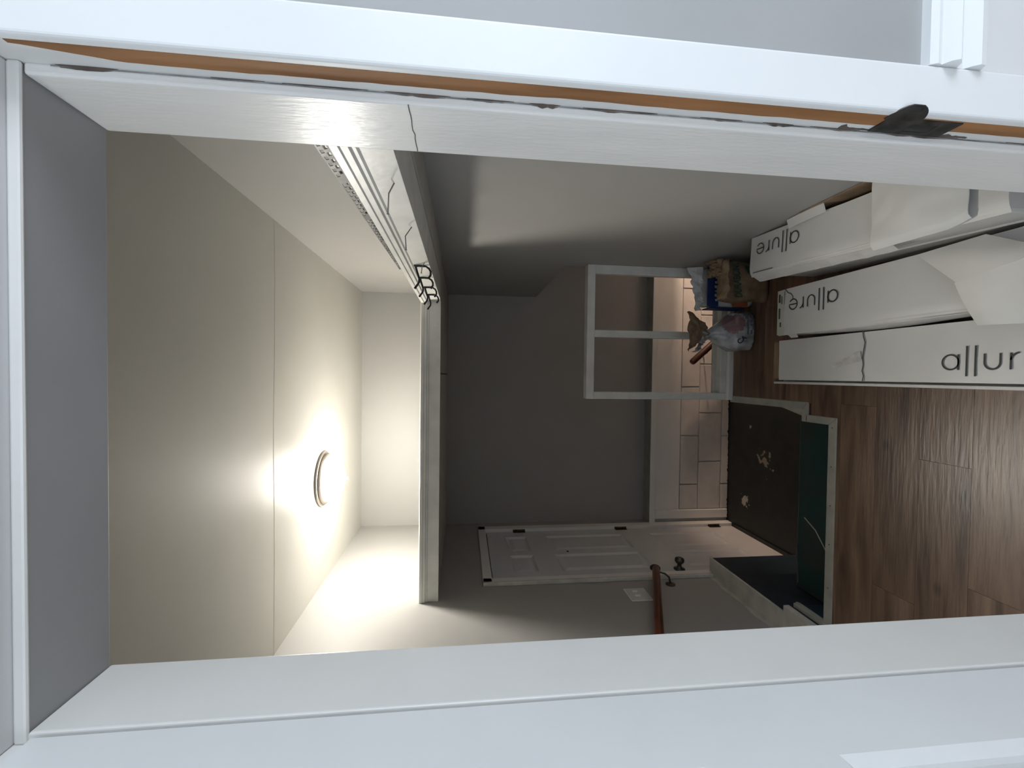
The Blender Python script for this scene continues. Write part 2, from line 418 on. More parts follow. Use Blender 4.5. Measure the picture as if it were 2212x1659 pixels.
# walls of the stair well under the floor and the opening towards the basement
b = MB().box(-.11, 0, 1.6, 2.36, -2.2, -.06).box(0, 2.4, 2.28, 2.36, -2.2, -.06)
struct(b.build('wall_stairwell', 'hall_wall'), 'wall under the upper floor edge facing the stair well', 'wall')
b = MB().box(XR+.12, 2.4, 2.28, 2.36, -.06, 1.1).box(XR+.12, 1.3, 2.36, Y1, .95, 1.1).box(1.3, 1.4, 2.36, Y1, -.13, 1.1).box(1.4, 2.4, 2.36, Y1, .30, .38).box(2.35, 2.4, 2.36, Y1, -2.2, .30)  # includes an unseen header added to cut off the bulb's glow on the blocks
struct(b.build('wall_basement', 'hall_wall'), 'walls enclosing the basement stair beyond the guard rail, with a header added to cut the bulb light', 'wall')
for i in range(5):
    MB().box(.35+i*.25, .62+i*.25, 2.36, 3.24, ZL-.24-i*.2, ZL-.2-i*.2).build('tread', 'stair_blue', st)
bl = thing('light_bulb', (1.95, 2.82, -.10), 'bare warm bulb lighting the basement stair', 'bulb')
MB().lathe([(.012, .035), (.016, .022), (.036, -.010), (.040, -.03), (.030, -.055), (.008, -.066)], (1.95, 2.82, -.08), seg=20).build('globe', 'bulb_lit', bl, smooth=True)
MB().lathe([(.016, 0), (.02, .02), (.02, .055)], (1.95, 2.82, -.055), seg=16).build('socket', 'iron', bl, smooth='auto')

# ------------------------------------------------------------------ guard rail
gr = thing('guard_rail', (.24, 2.3, 0), 'white painted wooden guard rail frame at the stair edge', 'railing')
yr0, yr1 = 2.300, 2.338
MB().box(-.125, XR-.001, yr0, yr1+.02, .795, .838).build('top_rail', 'rail_paint', gr, bevel=.003)
for xa, xb in ((-.125, -.086), (.213, .252), (.556, XR-.001)):
    MB().box(xa, xb, yr0, yr1, .0, .795).build('post', 'rail_paint', gr, bevel=.003)
MB().box(-.125, XR-.001, yr0-.022, yr0, .0, .03).build('base_shoe', 'trim_white', gr, bevel=.003)
MB().box(-.086, .556, yr0-.004, yr1, .03, .068).build('bottom_rail', 'rail_paint', gr, bevel=.003)
MB().box(-.125, .6, yr1, yr1+.012, -.12, .09).build('back_board', 'ledge_paint', gr, bevel=.002)

# ------------------------------------------------------------------ L-shaped deep shelf
sh = thing('wall_shelf', (.3, 2.2, 1.62), 'cream L-shaped shelf with moulded edge wrapping right and far walls', 'shelf')
XS, YS, ZB, ZT = .365, 2.20, 1.618, 1.716
prof = [(0, ZB), (0, ZB+.054), (-.004, ZB+.058), (-.004, ZB+.064), (-.010, ZB+.067), (-.010, ZB+.079), (-.014, ZB+.081), (-.014, ZB+.094), (-.008, ZT), (.02, ZT), (.02, ZB)]
# far leg: profile in (y,z) along x ; right leg: profile in (x,z) along y
MB().prism([(YS+p, z) for p, z in prof], 'x', XL+.001, XS+.02).build('fascia', 'shelf_paint', sh)
MB().prism([(XS+p, z) for p, z in prof], 'y', Y0+.001, YS+.02).build('fascia', 'shelf_paint', sh)
MB().box(XL+.001, XR-.001, YS+.02, Y1-.001, ZT-.018, ZT).build('shelf_board', 'shelf_paint', sh)
MB().box(XS+.02, XR-.001, Y0+.001, YS+.02, ZT-.018, ZT).build('shelf_board', 'shelf_paint', sh)
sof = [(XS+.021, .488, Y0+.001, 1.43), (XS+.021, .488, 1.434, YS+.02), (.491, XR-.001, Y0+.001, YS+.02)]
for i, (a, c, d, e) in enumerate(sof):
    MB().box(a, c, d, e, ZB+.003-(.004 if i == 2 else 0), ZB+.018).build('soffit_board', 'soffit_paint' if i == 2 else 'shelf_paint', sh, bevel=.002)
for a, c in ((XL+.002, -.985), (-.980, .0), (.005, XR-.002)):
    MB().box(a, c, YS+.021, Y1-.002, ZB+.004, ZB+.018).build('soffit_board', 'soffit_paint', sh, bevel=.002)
def nail(pts, label):
    o = MB(); o.tube(pts, .0013, 6); h = Vector(pts[-1]); d = (h-Vector(pts[-2])).normalized(); o.tube([h, h+d*.001], .003, 8)
    n_ = o.build('nail', 'nail_steel', sh); n_['label'] = label
nail([(XS+.006, .856, 1.632), (XS-.016, .87, 1.648), (XS-.05, .885, 1.652)], 'bent steel nail')
nail([(XS+.006, 1.107, 1.628), (XS-.020, 1.118, 1.649), (XS-.052, 1.126, 1.648)], 'bent steel nail')
nail([(XS+.006, 1.455, 1.628), (XS-.012, 1.46, 1.640), (XS-.03, 1.47, 1.643)], 'bent steel nail')

def hook(y, z, label, s=1.0, tw=0):
    def P(a, c, dy=0): return (XS-.002-a*s, y+dy+tw*a, z+c*s)
    h = thing('utility_hook', (XS, y, z), label, 'hook', 'black hooks on the shelf edge')
    MB().tube([P(.002, 0), P(.007, -.001), P(.018, -.004), P(.040, -.011), P(.052, -.010), P(.061, -.004), P(.072, .004)], [.0034, .0036, .0036, .0034, .0034, .0036, .0040], 8).build('upper_arm', 'hook_black', h, smooth=True)
    MB().tube([P(.002, .002), P(.001, -.014), P(.002, -.032), P(.008, -.042), P(.017, -.047), P(.028, -.047), P(.040, -.039)], [.0036, .0036, .0036, .0036, .0036, .0036, .0040], 8).build('lower_arm', 'hook_black', h, smooth=True)
    MB().box(XS-.006, XS+.001, y-.004, y+.004, z-.03*s, z+.006*s).build('back_plate', 'hook_black', h, bevel=.002)
hook(1.49, 1.664, 'black coat hook on shelf edge, nearest the doorway', 1.05, .12)
hook(1.672, 1.667, 'black coat hook on shelf edge, second from the doorway', 1.0, .05)
hook(1.85, 1.665, 'black coat hook on shelf edge, third from the doorway', 1.0, .1)
hook(2.02, 1.664, 'black coat hook nearest the inner corner of the shelf', .95, -.05)

# perforated steel strip lying on the shelf edge
ps = thing('metal_strip', (XS, 1.0, ZT), 'perforated galvanised steel strip lying along the shelf edge', 'metal strip')
def perf():
    n = 40; m = MB(); ya, yb = .675, 1.56
    def P(t, k):   # k 0 bottom 1 top
        y = ya+(yb-ya)*t; zb = ZT+.003-.003*t; zt = zb+.019-.008*t
        return (XS-.004+.006*t-.004*k, y, zb+(zt-zb)*k)
    def quad(t0, t1, k0, k1):
        c = [P(t0, k0), P(t1, k0), P(t1, k1), P(t0, k1)]; vs = c+[(p[0]+.0012, p[1], p[2]) for p in c]
        m.add(vs, [(0,1,2,3),(7,6,5,4),(0,1,5,4),(1,2,6,5),(2,3,7,6),(3,0,4,7)])
    for k0, k1 in ((0, .14), (.43, .57), (.86, 1)):
        for i in range(10): quad(i/10, (i+1)/10, k0, k1)
    for i in range(n+1):
        t = i/n
        if i % 9 == 8: quad(max(0, t-.02), min(1, t+.012), .14, .43); quad(max(0, t-.02), min(1, t+.012), .57, .86)
        else:
            quad(max(0, t-.006), min(1, t+.006), .14, .43); t2 = min(.99, t+.0125); quad(t2-.006, t2+.006, .57, .86)
    return m
perf().build('slotted_face', 'zinc', ps)
MB().prism([(XS-.0015, ZT+.0005), (XS+.05, ZT+.0005), (XS+.05, ZT+.002), (XS-.0015, ZT+.002)], 'y', .675, 1.56).build('flange', 'zinc', ps)
MB().box(XS+.004, XS+.02, .675, 1.35, ZT+.002, ZT+.016).build('slot_shade_backing', 'hook_black', ps)  # black backing added so the slots and gap look shaded

# ------------------------------------------------------------------ ceiling lamp
lp = thing('ceiling_light', (-.575, 2.45, ZC), 'lit flush ceiling light with white glass bowl and nickel rim', 'lamp')
cx = (-.575, 2.45, ZC)
MB().lathe([(.145, -.0005), (.148, -.006), (.146, -.012), (.135, -.014), (.137, -.020), (.132, -.028), (.120, -.034), (.118, -.040), (.10, -.040)], cx, seg=56).build('rim', 'nickel', lp, smooth='auto')
dome = [(.121, -.036), (.119, -.046)]+[(.119*math.cos(a), -.046-.066*math.sin(a)) for a in [i*math.pi/2/10 for i in range(1, 10)]]+[(.006, -.1119)]
bowl = MB().lathe(dome, cx, seg=56).build('glass_bowl', 'glass_lit', lp, smooth=True)
MB().lathe([(.009, -.110), (.011, -.115), (.006, -.118), (.005, -.122), (.009, -.127), (.008, -.133), (.002, -.136)], cx, seg=20).build('finial', 'nickel', bowl, smooth=True)

# ------------------------------------------------------------------ panel doors
def panel_door(root, X, y0, y1, z0, z1, ops, m, th=.036, lay=.009):
    g = MB(); g.box(X-th, X-lay, y0, y1, z0, z1)
    ys = sorted({y0, y1}|{v for o in ops for v in o[:2]}); zs = sorted({z0, z1}|{v for o in ops for v in o[2:]})
    for i in range(len(ys)-1):
        for j in range(len(zs)-1):
            yc, zc = (ys[i]+ys[i+1])/2, (zs[j]+zs[j+1])/2
            if not any(o[0] < yc < o[1] and o[2] < zc < o[3] for o in ops):
                g.box(X-lay-.001, X, ys[i], ys[i+1], zs[j], zs[j+1])
    g.build('slab', m, root)
    for (a, c, d, e) in ops:
        p = MB()
        def ring(i, x): return [(x, a+i, d+i), (x, c-i, d+i), (x, c-i, e-i), (x, a+i, e-i)]
        R = [ring(0, X), ring(.012, X-lay+.001), ring(.02, X-lay+.001), ring(.045 if c-a > .12 else .03, X-.003)]
        vs = [q for r in R for q in r]; fs = []
        for k in range(len(R)-1):
            for i in range(4): fs.append((4*k+i, 4*k+(i+1) % 4, 4*k+4+(i+1) % 4, 4*k+4+i))
        fs.append((12, 13, 14, 15))
        p.add(vs, fs).build('panel', m, root)

d1 = struct(thing('door_1', (XL, 2.78, ZL)), 'grey white six-panel entry door at the landing', 'door')
zz = [(1.045, 1.195), (.34, .905), (-.37, .125)]
ops = []
for za, zb in zz: ops += [(2.50, 2.735, za, zb), (2.805, 3.055, za, zb)]
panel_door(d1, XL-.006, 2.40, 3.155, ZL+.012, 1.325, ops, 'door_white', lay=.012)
MB().box(XL-.14, XL-.05, 2.34, 3.23, ZL, 1.37).build('gap_shade_backing', 'hook_black', d1)  # black sheet added behind the slab to darken the gap round it
for (a, c, d, e) in ((2.345, 2.397, ZL, 1.385), (3.158, 3.225, ZL, 1.385), (2.345, 3.225, 1.332, 1.385)):
    MB().box(XL-.02, XL+.016, a, c, d if d != 1.332 else 1.332, e).build('casing', 'trim_white', d1, bevel=.004)
MB().box(XL+.0005, XL+.022, 2.327, 2.347, .06, 1.385).build('casing_edge', 'ledge_paint', d1, bevel=.004)
for z in (1.085, .31, -.44):
    hg = MB().tube([(XL+.004, 3.157, z-.045), (XL+.004, 3.157, z+.045)], .007, 10); hg.box(XL-.004, XL-.001, 3.13, 3.18, z-.045, z+.045)
    hg.build('hinge', 'brass_old', d1)
kz = .20
kn = MB().lathe([(.033, 0), (.033, .006), (.014, .010), (.012, .032), (.022, .040), (.028, .052), (.026, .066), (.012, .073)], (XL-.006, 2.46, kz), 'x', 28).build('knob', 'pewter', d1, smooth=True)
MB().lathe([(.030, 0), (.030, .012), (.022, .02), (.008, .022)], (XL-.006, 2.475, .345), 'x', 24).build('deadbolt', 'iron', d1, smooth='auto')
MB().lathe([(.008, 0), (.007, .004)], (XL-.006, 2.772, .81), 'x', 12).build('peephole', 'hook_black', d1)
MB().box(XL-.03, XL+.02, 2.40, 3.155, ZL+.0005, ZL+.011).build('sweep', 'hook_black', d1)

# ------------------------------------------------------------------ handrail, switch plate on the left wall
hr = thing('handrail', (-1.08, 2.0, .5), 'reddish brown round wooden handrail on the left wall', 'handrail')
def hp(y): return (-1.078, y, .415+(2.315-y)*.435)
MB().tube([hp(2.318), hp(2.312), hp(2.30), hp(1.6), hp(.95)], [.014, .019, .0205, .0205, .0205], 18).build('rail', 'varnish_wood', hr, smooth='auto')
br = MB(); p = Vector(hp(2.27)); br.tube([p+Vector((0, 0, -.018)), p+Vector((-.01, .0, -.05)), p+Vector((-.03, .0, -.075)), (XL+.004, 2.27, p.z-.085)], .005, 8)
br.lathe([(.026, 0), (.026, .004), (.012, .008)], (XL, 2.27, p.z-.085), 'x', 20); br.build('bracket', 'pewter', hr, smooth='auto')
br = MB(); p = Vector(hp(1.2)); br.tube([p+Vector((0, 0, -.018)), p+Vector((-.01, .0, -.05)), (XL+.004, 1.2, p.z-.085)], .005, 8); br.build('bracket', 'pewter', hr)
sp = thing('switch_plate', (XL, 2.175, .575), 'grey white double switch plate beside the handrail', 'switch plate')
MB().box(XL, XL+.005, 2.115, 2.238, .522, .630).build('plate', 'plate_grey', sp, bevel=.002)
MB().box(XL, XL+.003, 2.112, 2.241, .519, .633).build('rim', 'plate_white', sp, bevel=.001)
for yy in (2.155, 2.2):
    MB().box(XL+.004, XL+.013, yy-.005, yy+.005, .572, .598).build('toggle', 'plate_white', sp, bevel=.002)

h2 = thing('handrail', (.2, 3.12, -.3), 'dark red brown handrail end going down to the basement', 'handrail')
def hq(t): return (.112+.30*t*1.1, 3.12, -.215-.34*t*1.1)
MB().tube([hq(-.01), hq(0), hq(.03), hq(3)], [.016, .022, .0245, .0245], 16).build('rail', 'dark_wood', h2, smooth='auto')
MB().tube([hq(.32), (.19, 3.16, -.36), (.175, 3.236, -.375)], .005, 8).build('bracket', 'iron', h2)

# ------------------------------------------------------------------ doorway wall, jambs, near room
b = MB()
b.box(XL-.15, JL-.04, YN, Y0, -.05, 2.6).box(JR+.04, 2.5, YN, Y0, -.05, 2.6).box(JL-.04, JR+.04, YN, Y0, 2.03, 2.6)
struct(b.build('wall_doorway', 'near_wall'), 'wall with the doorway, grey on the near room side', 'wall')
MB().box(XL, JL-.02, Y0, Y0+.004, 0, ZC).box(JR+.02, XR, Y0, Y0+.004, 0, ZC).box(JL-.02, JR+.02, Y0, Y0+.004, 2.02, ZC).build('hall_face', 'hall_wall', bpy.data.objects['wall_doorway'])
df = thing('trim_3', (-.05, .6, 0), 'white painted door frame with chipped paint and bare wood strip', 'door frame', kind='structure')
RB = .013
# jambs (rabbet face) and stops
MB().box(JR+RB, JR+.041, .515, Y0+.002, 0, 2.03).build('jamb', 'trim_white', df, bevel=.003)
MB().box(JL-.041, JL-RB, .515, Y0+.002, 0, 2.03).build('jamb', 'trim_white', df, bevel=.003)
MB().box(JL-RB, JR+RB, .515, Y0+.002, 2.0+RB, 2.031).build('head_jamb', 'near_white', df, bevel=.003)
MB().box(JR, JR+RB+.001, .556, 1.0*Y0+.004, 0, 1.999).build('stop', 'trim_gloss', df, bevel=.0035, bseg=3)
MB().box(JL-RB-.001, JL, .553, Y0+.004, 0, 1.999).build('stop', 'trim_white', df, bevel=.003, bseg=3)
MB().box(JL-RB, JR+RB, .556, Y0+.004, 2.0, 2.0+RB+.001).build('head_stop', 'near_wall', df, bevel=.002)  # wall grey puts the shade of the underside into the head stop's colour
MB().box(JL-RB, JR+RB, .5515, .5575, 1.9985, 2.0+RB).build('head_edge_highlight', 'trim_white', df, bevel=.003)  # thin white strip stands in for the highlight along the stop edge
# casing on the near side
MB().box(JR+RB-.001, .409, .508, YN+.002, 0, 2.085).build('casing', 'leaf_white', df, bevel=.004, bseg=3)
MB().box(JL-RB-.07, JL-RB-.03, .508, YN+.002, 0, 2.085).build('casing', 'leaf_white', df, bevel=.004, bseg=3)
MB().box(-.50, .409, .507, YN+.002, 2.02, 2.09).build('head_casing', 'leaf_white', df, bevel=.004, bseg=3)
# bare wood strip on the right rabbet with an irregular paint edge
def bare():
    m = MB(); n = 170; vs = []; fs = []; X = JR+RB-.0006
    for i in range(n+1):
        z = .0+1.985*i/n
        wav = .0028*nz(z*7, 1)+.0012*nz(z*30, 2)
        top = .5415+wav; low = .5195+.0006*nz(z*60, 8)
        taper = min(1, (1.985-z)/.10); mid = .524
        y1 = mid+(top-mid)*max(.05, taper)
        vs += [(X, low, z), (X, y1, z), (X+.001, y1, z), (X+.001, low, z)]
    for i in range(n):
        for k in range(4): fs.append((4*i+k, 4*i+(k+1) % 4, 4*i+4+(k+1) % 4, 4*i+4+k))
    fs += [(0, 1, 2, 3), (4*n+3, 4*n+2, 4*n+1, 4*n)]
    return m.add(vs, fs)
bare().build('bare_wood', 'raw_wood', df)
chips = [(.42, .60, .7), (.63, .72, .8), (.80, .93, 1.2), (.955, 1.03, .9), (1.055, 1.10, 1.3), (1.13, 1.19, .8), (1.25, 1.35, 1.2), (1.38, 1.42, 1.6), (1.44, 1.50, .8), (1.52, 1.60, 1.4), (1.62, 1.72, .7), (1.74, 1.80, .5), (1.90, 1.965, 1.6)]
ch = MB()
for za, zb, s in chips:
    vs = []; fs = []; n = 12
    for i in range(n+1):
        t = i/n; w = .0010*s*math.sin(math.pi*min(1, max(0, t)))**.6*(1+.6*nz(t*6, za*10)); z = za+(zb-za)*t
        X = JR+RB-.0012
        vs += [(X-w*2.2, .5556, z), (X, .5552-w*.6, z), (X+.001, .5552-w*.6, z), (X+.001, .5566, z)]
    for i in range(n):
        for k in range(4): fs.append((4*i+k, 4*i+(k+1) % 4, 4*i+4+(k+1) % 4, 4*i+4+k))
    fs += [(0, 1, 2, 3), (4*n+3, 4*n+2, 4*n+1, 4*n)]
    ch.add(vs, fs)
ch.build('chipped_paint', 'chip_dark', df)
MB().ribbon([(JR-.0003, .5565+i*.0113, 1.572+.0022*nz(i*.9, 3)) for i in range(11)], .0012, (-1, 0, 0), .0004).build('paint_crack', 'crack_grey', df)
MB().ribbon([(JR+RB-.0018, .5553, 1.97*i/60) for i in range(1, 61)], .0016, (0, -1, 0), .0003).build('crevice', 'crevice_grey', df)
# strike plate
sk = MB(); X = JR+RB-.0022
def strike():
    m = MB()
    # flat plate with a latch hole, made as a frame
    y0, y1, z0, z1 = .521, .5535, .835, .945; hy0, hy1, hz0, hz1 = .530, .5465, .862, .90
    for (a, c, d, e) in ((y0, y1, z0, hz0), (y0, y1, hz1, z1), (y0, hy0, hz0, hz1), (hy1, y1, hz0, hz1)):
        m.box(X, X+.0018, a, c, d, e)
    # curved lip wrapping round the casing edge
    n = 10; vs = []; fs = []
    for i in range(n+1):
        t = i/n; zc = .925; half = .026*math.sqrt(max(.02, 1-(t*.96)**2.4))
        y = .524-.024*t; x = X-.001+.006*t*t
        for dz in (-half, half): vs += [(x, y, zc+dz), (x+.0018, y+.0004, zc+dz)]
    for i in range(n):
        a = 4*i
        for q in ((0, 2, 6, 4), (1, 5, 7, 3), (0, 4, 5, 1), (2, 3, 7, 6)): fs.append(tuple(a+k for k in q))
    fs += [(0, 1, 3, 2), (4*n, 4*n+2, 4*n+3, 4*n+1)]
    return m.add(vs, fs)
spl = strike().build('strike_plate', 'iron', df, bevel=.0004); spl['label'] = 'worn dark metal strike plate with curved lip'
MB().box(X+.0005, X+.0019, .5295, .547, .861, .901).build('latch_hole', 'hook_black', df)
ragged((JR+RB-.0008, .5535, .79), (JR+RB-.0008, .5535, .99), (0, -1, 0), 40, .006, 9).build('worn_paint', 'chip_dark', df)

# near wall chair rail and lower panel
cr = struct(thing('trim_4', (.8, YN, .86)), 'white moulded chair rail on the near grey wall', 'chair rail')
pr = [(YN, .905), (YN-.010, .903), (YN-.014, .895), (YN-.012, .888), (YN-.020, .882), (YN-.024, .874), (YN-.018, .866), (YN-.009, .862), (YN-.008, .852), (YN-.014, .846), (YN-.019, .838), (YN-.018, .830), (YN-.008, .826), (YN-.005, .822), (YN, .82)]
MB().prism(pr, 'x', .4095, 2.45).build('moulding', 'leaf_white', cr, smooth='auto')
MB().box(.4095, 2.45, YN-.003, YN+.001, 0, .822).build('lower_panel', 'near_white', cr)

# open door leaf at the left
d2 = struct(thing('door_2', (JL-.015, .18, 0)), 'white panelled door leaf standing open beside the doorway', 'door')
ops2 = [(.125, .437, 1.235, 1.86), (-.215, .06, 1.235, 1.86), (.125, .437, .22, 1.075), (-.215, .06, .22, 1.075)]
panel_door(d2, JL-.002, -.22, .5475, .01, 1.99, ops2, 'leaf_white', th=.036, lay=.010)
for z in (.25, 1.0, 1.78):
    MB().tube([(JL-.020, .5515, z-.045), (JL-.020, .5515, z+.045)], .004, 8).build('hinge', 'near_white', d2)

# near room shell with a window behind the camera to the left
YB = -1.7
b = MB().box(-2.3, 2.3, YB-.1, YN, -.06, 0)
struct(b.build('floor_near', 'near_floor'), 'floor of the near room', 'floor')
b = MB().box(-2.3, 2.3, YB-.1, YN, 2.5, 2.6)
struct(b.build('ceiling_near', 'near_white'), 'white ceiling of the near room', 'ceiling')
b = MB().box(-2.35, -2.25, YB-.1, YN, 0, 2.5)
struct(b.build('wall_near_left', 'near_white'), 'white side wall of the near room', 'wall')
wz0, wz1 = .68, 2.12; zm = (wz0+wz1)/2
b = MB().box(2.25, 2.35, YB-.1, YN, 0, wz0).box(2.25, 2.35, YB-.1, YN, wz1, 2.5).box(2.25, 2.35, YB-.1, -1.55, wz0, wz1).box(2.25, 2.35, -.15, YN, wz0, wz1)
struct(b.build('wall_near_right', 'near_white'), 'white side wall of the near room around the added window', 'wall')
b = MB().box(-2.3, 2.3, YB-.1, YB, 0, wz0).box(-2.3, 2.3, YB-.1, YB, wz1, 2.5).box(-2.3, -2.05, YB-.1, YB, wz0, wz1).box(-.65, 2.3, YB-.1, YB, wz0, wz1)
struct(b.build('wall_near_back', 'near_white'), 'back wall of the near room around its window', 'wall')
wn = struct(thing('window_1', (-1.35, YB, wz0)), 'white framed window in the back wall of the near room', 'window')
for a, c, d, e in ((-2.05, -2.01, wz0, wz1), (-.69, -.65, wz0, wz1), (-2.05, -.65, wz0, wz0+.04), (-2.05, -.65, wz1-.04, wz1), (-2.05, -.65, zm-.02, zm+.02)):
    MB().box(a, c, YB-.05, YB+.01, d, e).build('window_frame', 'trim_white', wn, bevel=.004)
wn = struct(thing('window_added', (2.25, -.85, wz0)), 'unseen white framed window added in the side wall to light the door leaf', 'window')  # added opening for the fill light, out of view
for a, c, d, e in ((-1.55, -1.51, wz0, wz1), (-.19, -.15, wz0, wz1), (-1.55, -.15, wz0, wz0+.04), (-1.55, -.15, wz1-.04, wz1), (-1.55, -.15, zm-.02, zm+.02)):
    MB().box(2.24, 2.30, a, c, d, e).build('window_frame', 'trim_white', wn, bevel=.004)

# ------------------------------------------------------------------ flooring cartons
def arc(cx, cy, r, a0, a1, n=14, ry=None):
    return [(cx+r*math.cos(math.radians(a0+(a1-a0)*i/n)), cy+(ry or r)*math.sin(math.radians(a0+(a1-a0)*i/n))) for i in range(n+1)]
def allure_strokes():
    h = .0425; r = h/2; S_ = []
    S_.append(arc(r, r, r, 0, 360, 28)); S_.append([(h-.001, -.001), (h-.001, h+.001)])
    for x in (.062, .083): S_.append([(x, -.019), (x, .066)])
    S_.append([(.104, h)]+arc(.104+.0175, .0185, .0175, 180, 360, 14, .0185)+[(.139, h)])
    S_.append([(.161, -.001), (.161, h)]); S_.append(arc(.161+.019, h-.021, .019, 175, 95, 8, .021))
    e = arc(.214, r, r, 0, 325, 24); S_.append([(.214-r, r), (.214+r, r)]+e[1:])
    return S_
def lettering(root, org, d, u, w=.0042, scale=1):
    m = MB(); d = Vector(d).normalized(); u = Vector(u).normalized(); n = d.cross(u); o = Vector(org)
    for st_ in allure_strokes():
        m.ribbon([o+d*p[0]*scale+u*p[1]*scale for p in st_], w, n, .0006)
    return m.build('lettering', 'ink', root)

# carton by the stair (letters the right way round in the picture)
ca = thing('flooring_box', (.085, 1.3, 0), 'white flooring carton nearest the stair, cracked lid and upright lettering', 'box', 'flooring cartons')
MB().box(-.019, .166, .78, 1.845, 0, .040).build('tray', 'carton_edge', ca, bevel=.002)
MB().box(.0, .163, 1.801, 1.845, .040, .090).build('end_flap', 'kraft', ca, bevel=.001)
def lid_a(u, v):
    x = -.007+.174*u; y = .785+(1.80-.785)*v
    z = .0985+.0035*nz(x*8, y*5)+.002*nz(y*9, 4)
    if abs(u) < .01: z -= .002
    return (x, y, z)
lida = MB().sheet(lid_a, 8, 40, .0015).build('lid', 'carton_white', ca, smooth='auto')
MB().box(-.005, .165, .787, 1.798, .040, .094).build('body', 'carton_edge', ca)
lettering(lida, (.031, 1.129, .1035), (0, -1, 0), (1, 0, 0), .0044)
MB().box(-.024, -.014, .78, 1.845, .0, .088).build('rim', 'carton_white', ca, bevel=.002)
crk = [(-.007, 1.386), (.012, 1.382), (.03, 1.388), (.05, 1.384), (.075, 1.387), (.10, 1.384), (.13, 1.379), (.15, 1.386), (.172, 1.389)]
MB().ribbon([(x, y, .102+.0005) for x, y in crk], .0035, (0, 0, 1), .0008).build('crack', 'crack_grey', lida)
def tape_fn(u, v):
    a = Vector((.047, 1.515)); c = Vector((.082, 1.392)); p = a.lerp(c, v); q = Vector((c.y-a.y, -(c.x-a.x))).normalized()*(.036*(.35+.65*v)*(u-.5)); p = p+q
    return (p.x, p.y, .1035+.0022*abs(nz(u*3, v*4)))
MB().sheet(tape_fn, 4, 9, .0005).build('tape', 'tape', lida)

# middle carton
cb = thing('flooring_box', (.285, 1.3, 0), 'white flooring carton in the middle with labelled torn end', 'box', 'flooring cartons')
MB().box(.186, .374, .78, 1.735, 0, .146).build('body', 'carton_edge', cb, bevel=.006)
def lid_b(u, v):
    x = .183+.194*u; y = .785+(1.752-.785)*v
    z = .1475+.003*nz(x*7+4, y*4)-.006*max(0, (v-.955)/.045)
    if u < .12: z -= .010*(1-u/.12)*max(0, math.sin(v*5))
    return (x, y, z)
lidb = MB().sheet(lid_b, 10, 40, .0015).build('lid', 'carton_white', cb, smooth='auto')
def flap_b(u, v):
    x = .186-.018*v+.2*u; z = .132-.065*v+.004*nz(u*3, v*2); return (x, 1.735+.012*v, z)
lettering(lidb, (.328, 1.446, .1515), (0, 1, 0), (-1, 0, 0), .0044)
lb = MB().box(.186, .376, 1.712, 1.752, .1455, .1500).build('label', 'label_paper', cb); lb['label'] = 'cream label strip with printed bars'
for (a, c, d, e) in ((.318, .352, 1.724, 1.729), (.22, .24, 1.728, 1.737), (.255, .30, 1.735, 1.744), (.325, .36, 1.734, 1.745)):
    MB().box(a, c, d, e, .1500, .1506).build('printed_bar', 'label_dark', lb)
MB().ribbon([(.376, 1.705, .1515), (.36, 1.69, .1515), (.352, 1.672, .1515), (.338, 1.662, .1515), (.325, 1.664, .1515)], .004, (0, 0, 1), .0006).build('tear', 'crack_grey', lidb)
MB().ribbon([(.37, 1.708, .1512), (.315, 1.711, .1512)], .002, (0, 0, 1), .0006).build('tear', 'crack_grey', lidb)
def side_b(u, v):
    y = 1.02+.62*v; w = math.sin(math.pi*v); return (.184-.012*w*u, y, .143-.06*u+.004*nz(v*5, u))
MB().sheet(side_b, 4, 18, .0012).build('side_flap', 'carton_edge', cb, smooth=True)
def tuck_b(u, v):
    return (.186-.014*u, 1.66+.05*v-.012*u*(v-.5), .132-.012*u)
MB().sheet(tuck_b, 3, 5, .001).build('corner_tuck', 'carton_edge', cb)

# carton by the wall, on top of another one
def rotbox(m, x0, x1, y0, y1, z0, z1, px, py, ang):
    n0 = len(m.v); m.box(x0, x1, y0, y1, z0, z1); c, s = math.cos(ang), math.sin(ang)
    for i in range(n0, len(m.v)):
        x, y, z = m.v[i]; m.v[i] = (px+(x-px)*c-(y-py)*s, py+(x-px)*s+(y-py)*c, z)
    return m
AC = -math.radians(3.2)
def rc(x, y, px=.605, py=1.77, ang=AC):
    c, s = math.cos(ang), math.sin(ang); return (px+(x-px)*c-(y-py)*s, py+(x-px)*s+(y-py)*c)
cl = thing('flooring_box', (.5, 1.3, 0), 'white flooring carton lowest beside the wall, under another carton', 'box', 'flooring cartons')
rotbox(MB(), .442, .603, .87, 1.72, 0, .130, .605, 1.77, AC).build('body', 'carton_edge', cl, bevel=.005)
rotbox(MB(), .440, .604, .87, 1.725, .130, .134, .605, 1.77, AC).build('lid', 'carton_white', cl)
cc = thing('flooring_box', (.5, 1.3, .135), 'white flooring carton leaning along the wall, topmost of its stack', 'box', 'flooring cartons')
rotbox(MB(), .443, .603, .87, 1.755, .135, .262, .605, 1.77, AC).build('body', 'carton_edge', cc, bevel=.008)
def lid_c(u, v):
    x, y = rc(.438+.166*u, .86+(1.768-.86)*v); z = .265+.004*nz(x*7, y*5+3)
    if u < .15: z -= .012*(1-u/.15)
    return (x, y, z)
lidc = MB().sheet(lid_c, 10, 40, .0015).build('lid', 'carton_white', cc, smooth='auto')
p = rc(.563, 1.492); q = rc(.563, 1.592); dd = (q[0]-p[0], q[1]-p[1], 0)
lettering(lidc, (p[0]+.005, p[1], .2705), dd, (-dd[1], dd[0], 0), .0040, .98)
def torn(u, v):
    x, y = rc(.440-.020*u-.006*abs(nz(v*9)), 1.15+.61*v); return (x, y, .255-.035*u+.003*nz(v*12, u*3))
MB().sheet(torn, 3, 24, .0012).build('torn_side', 'carton_edge', cc)
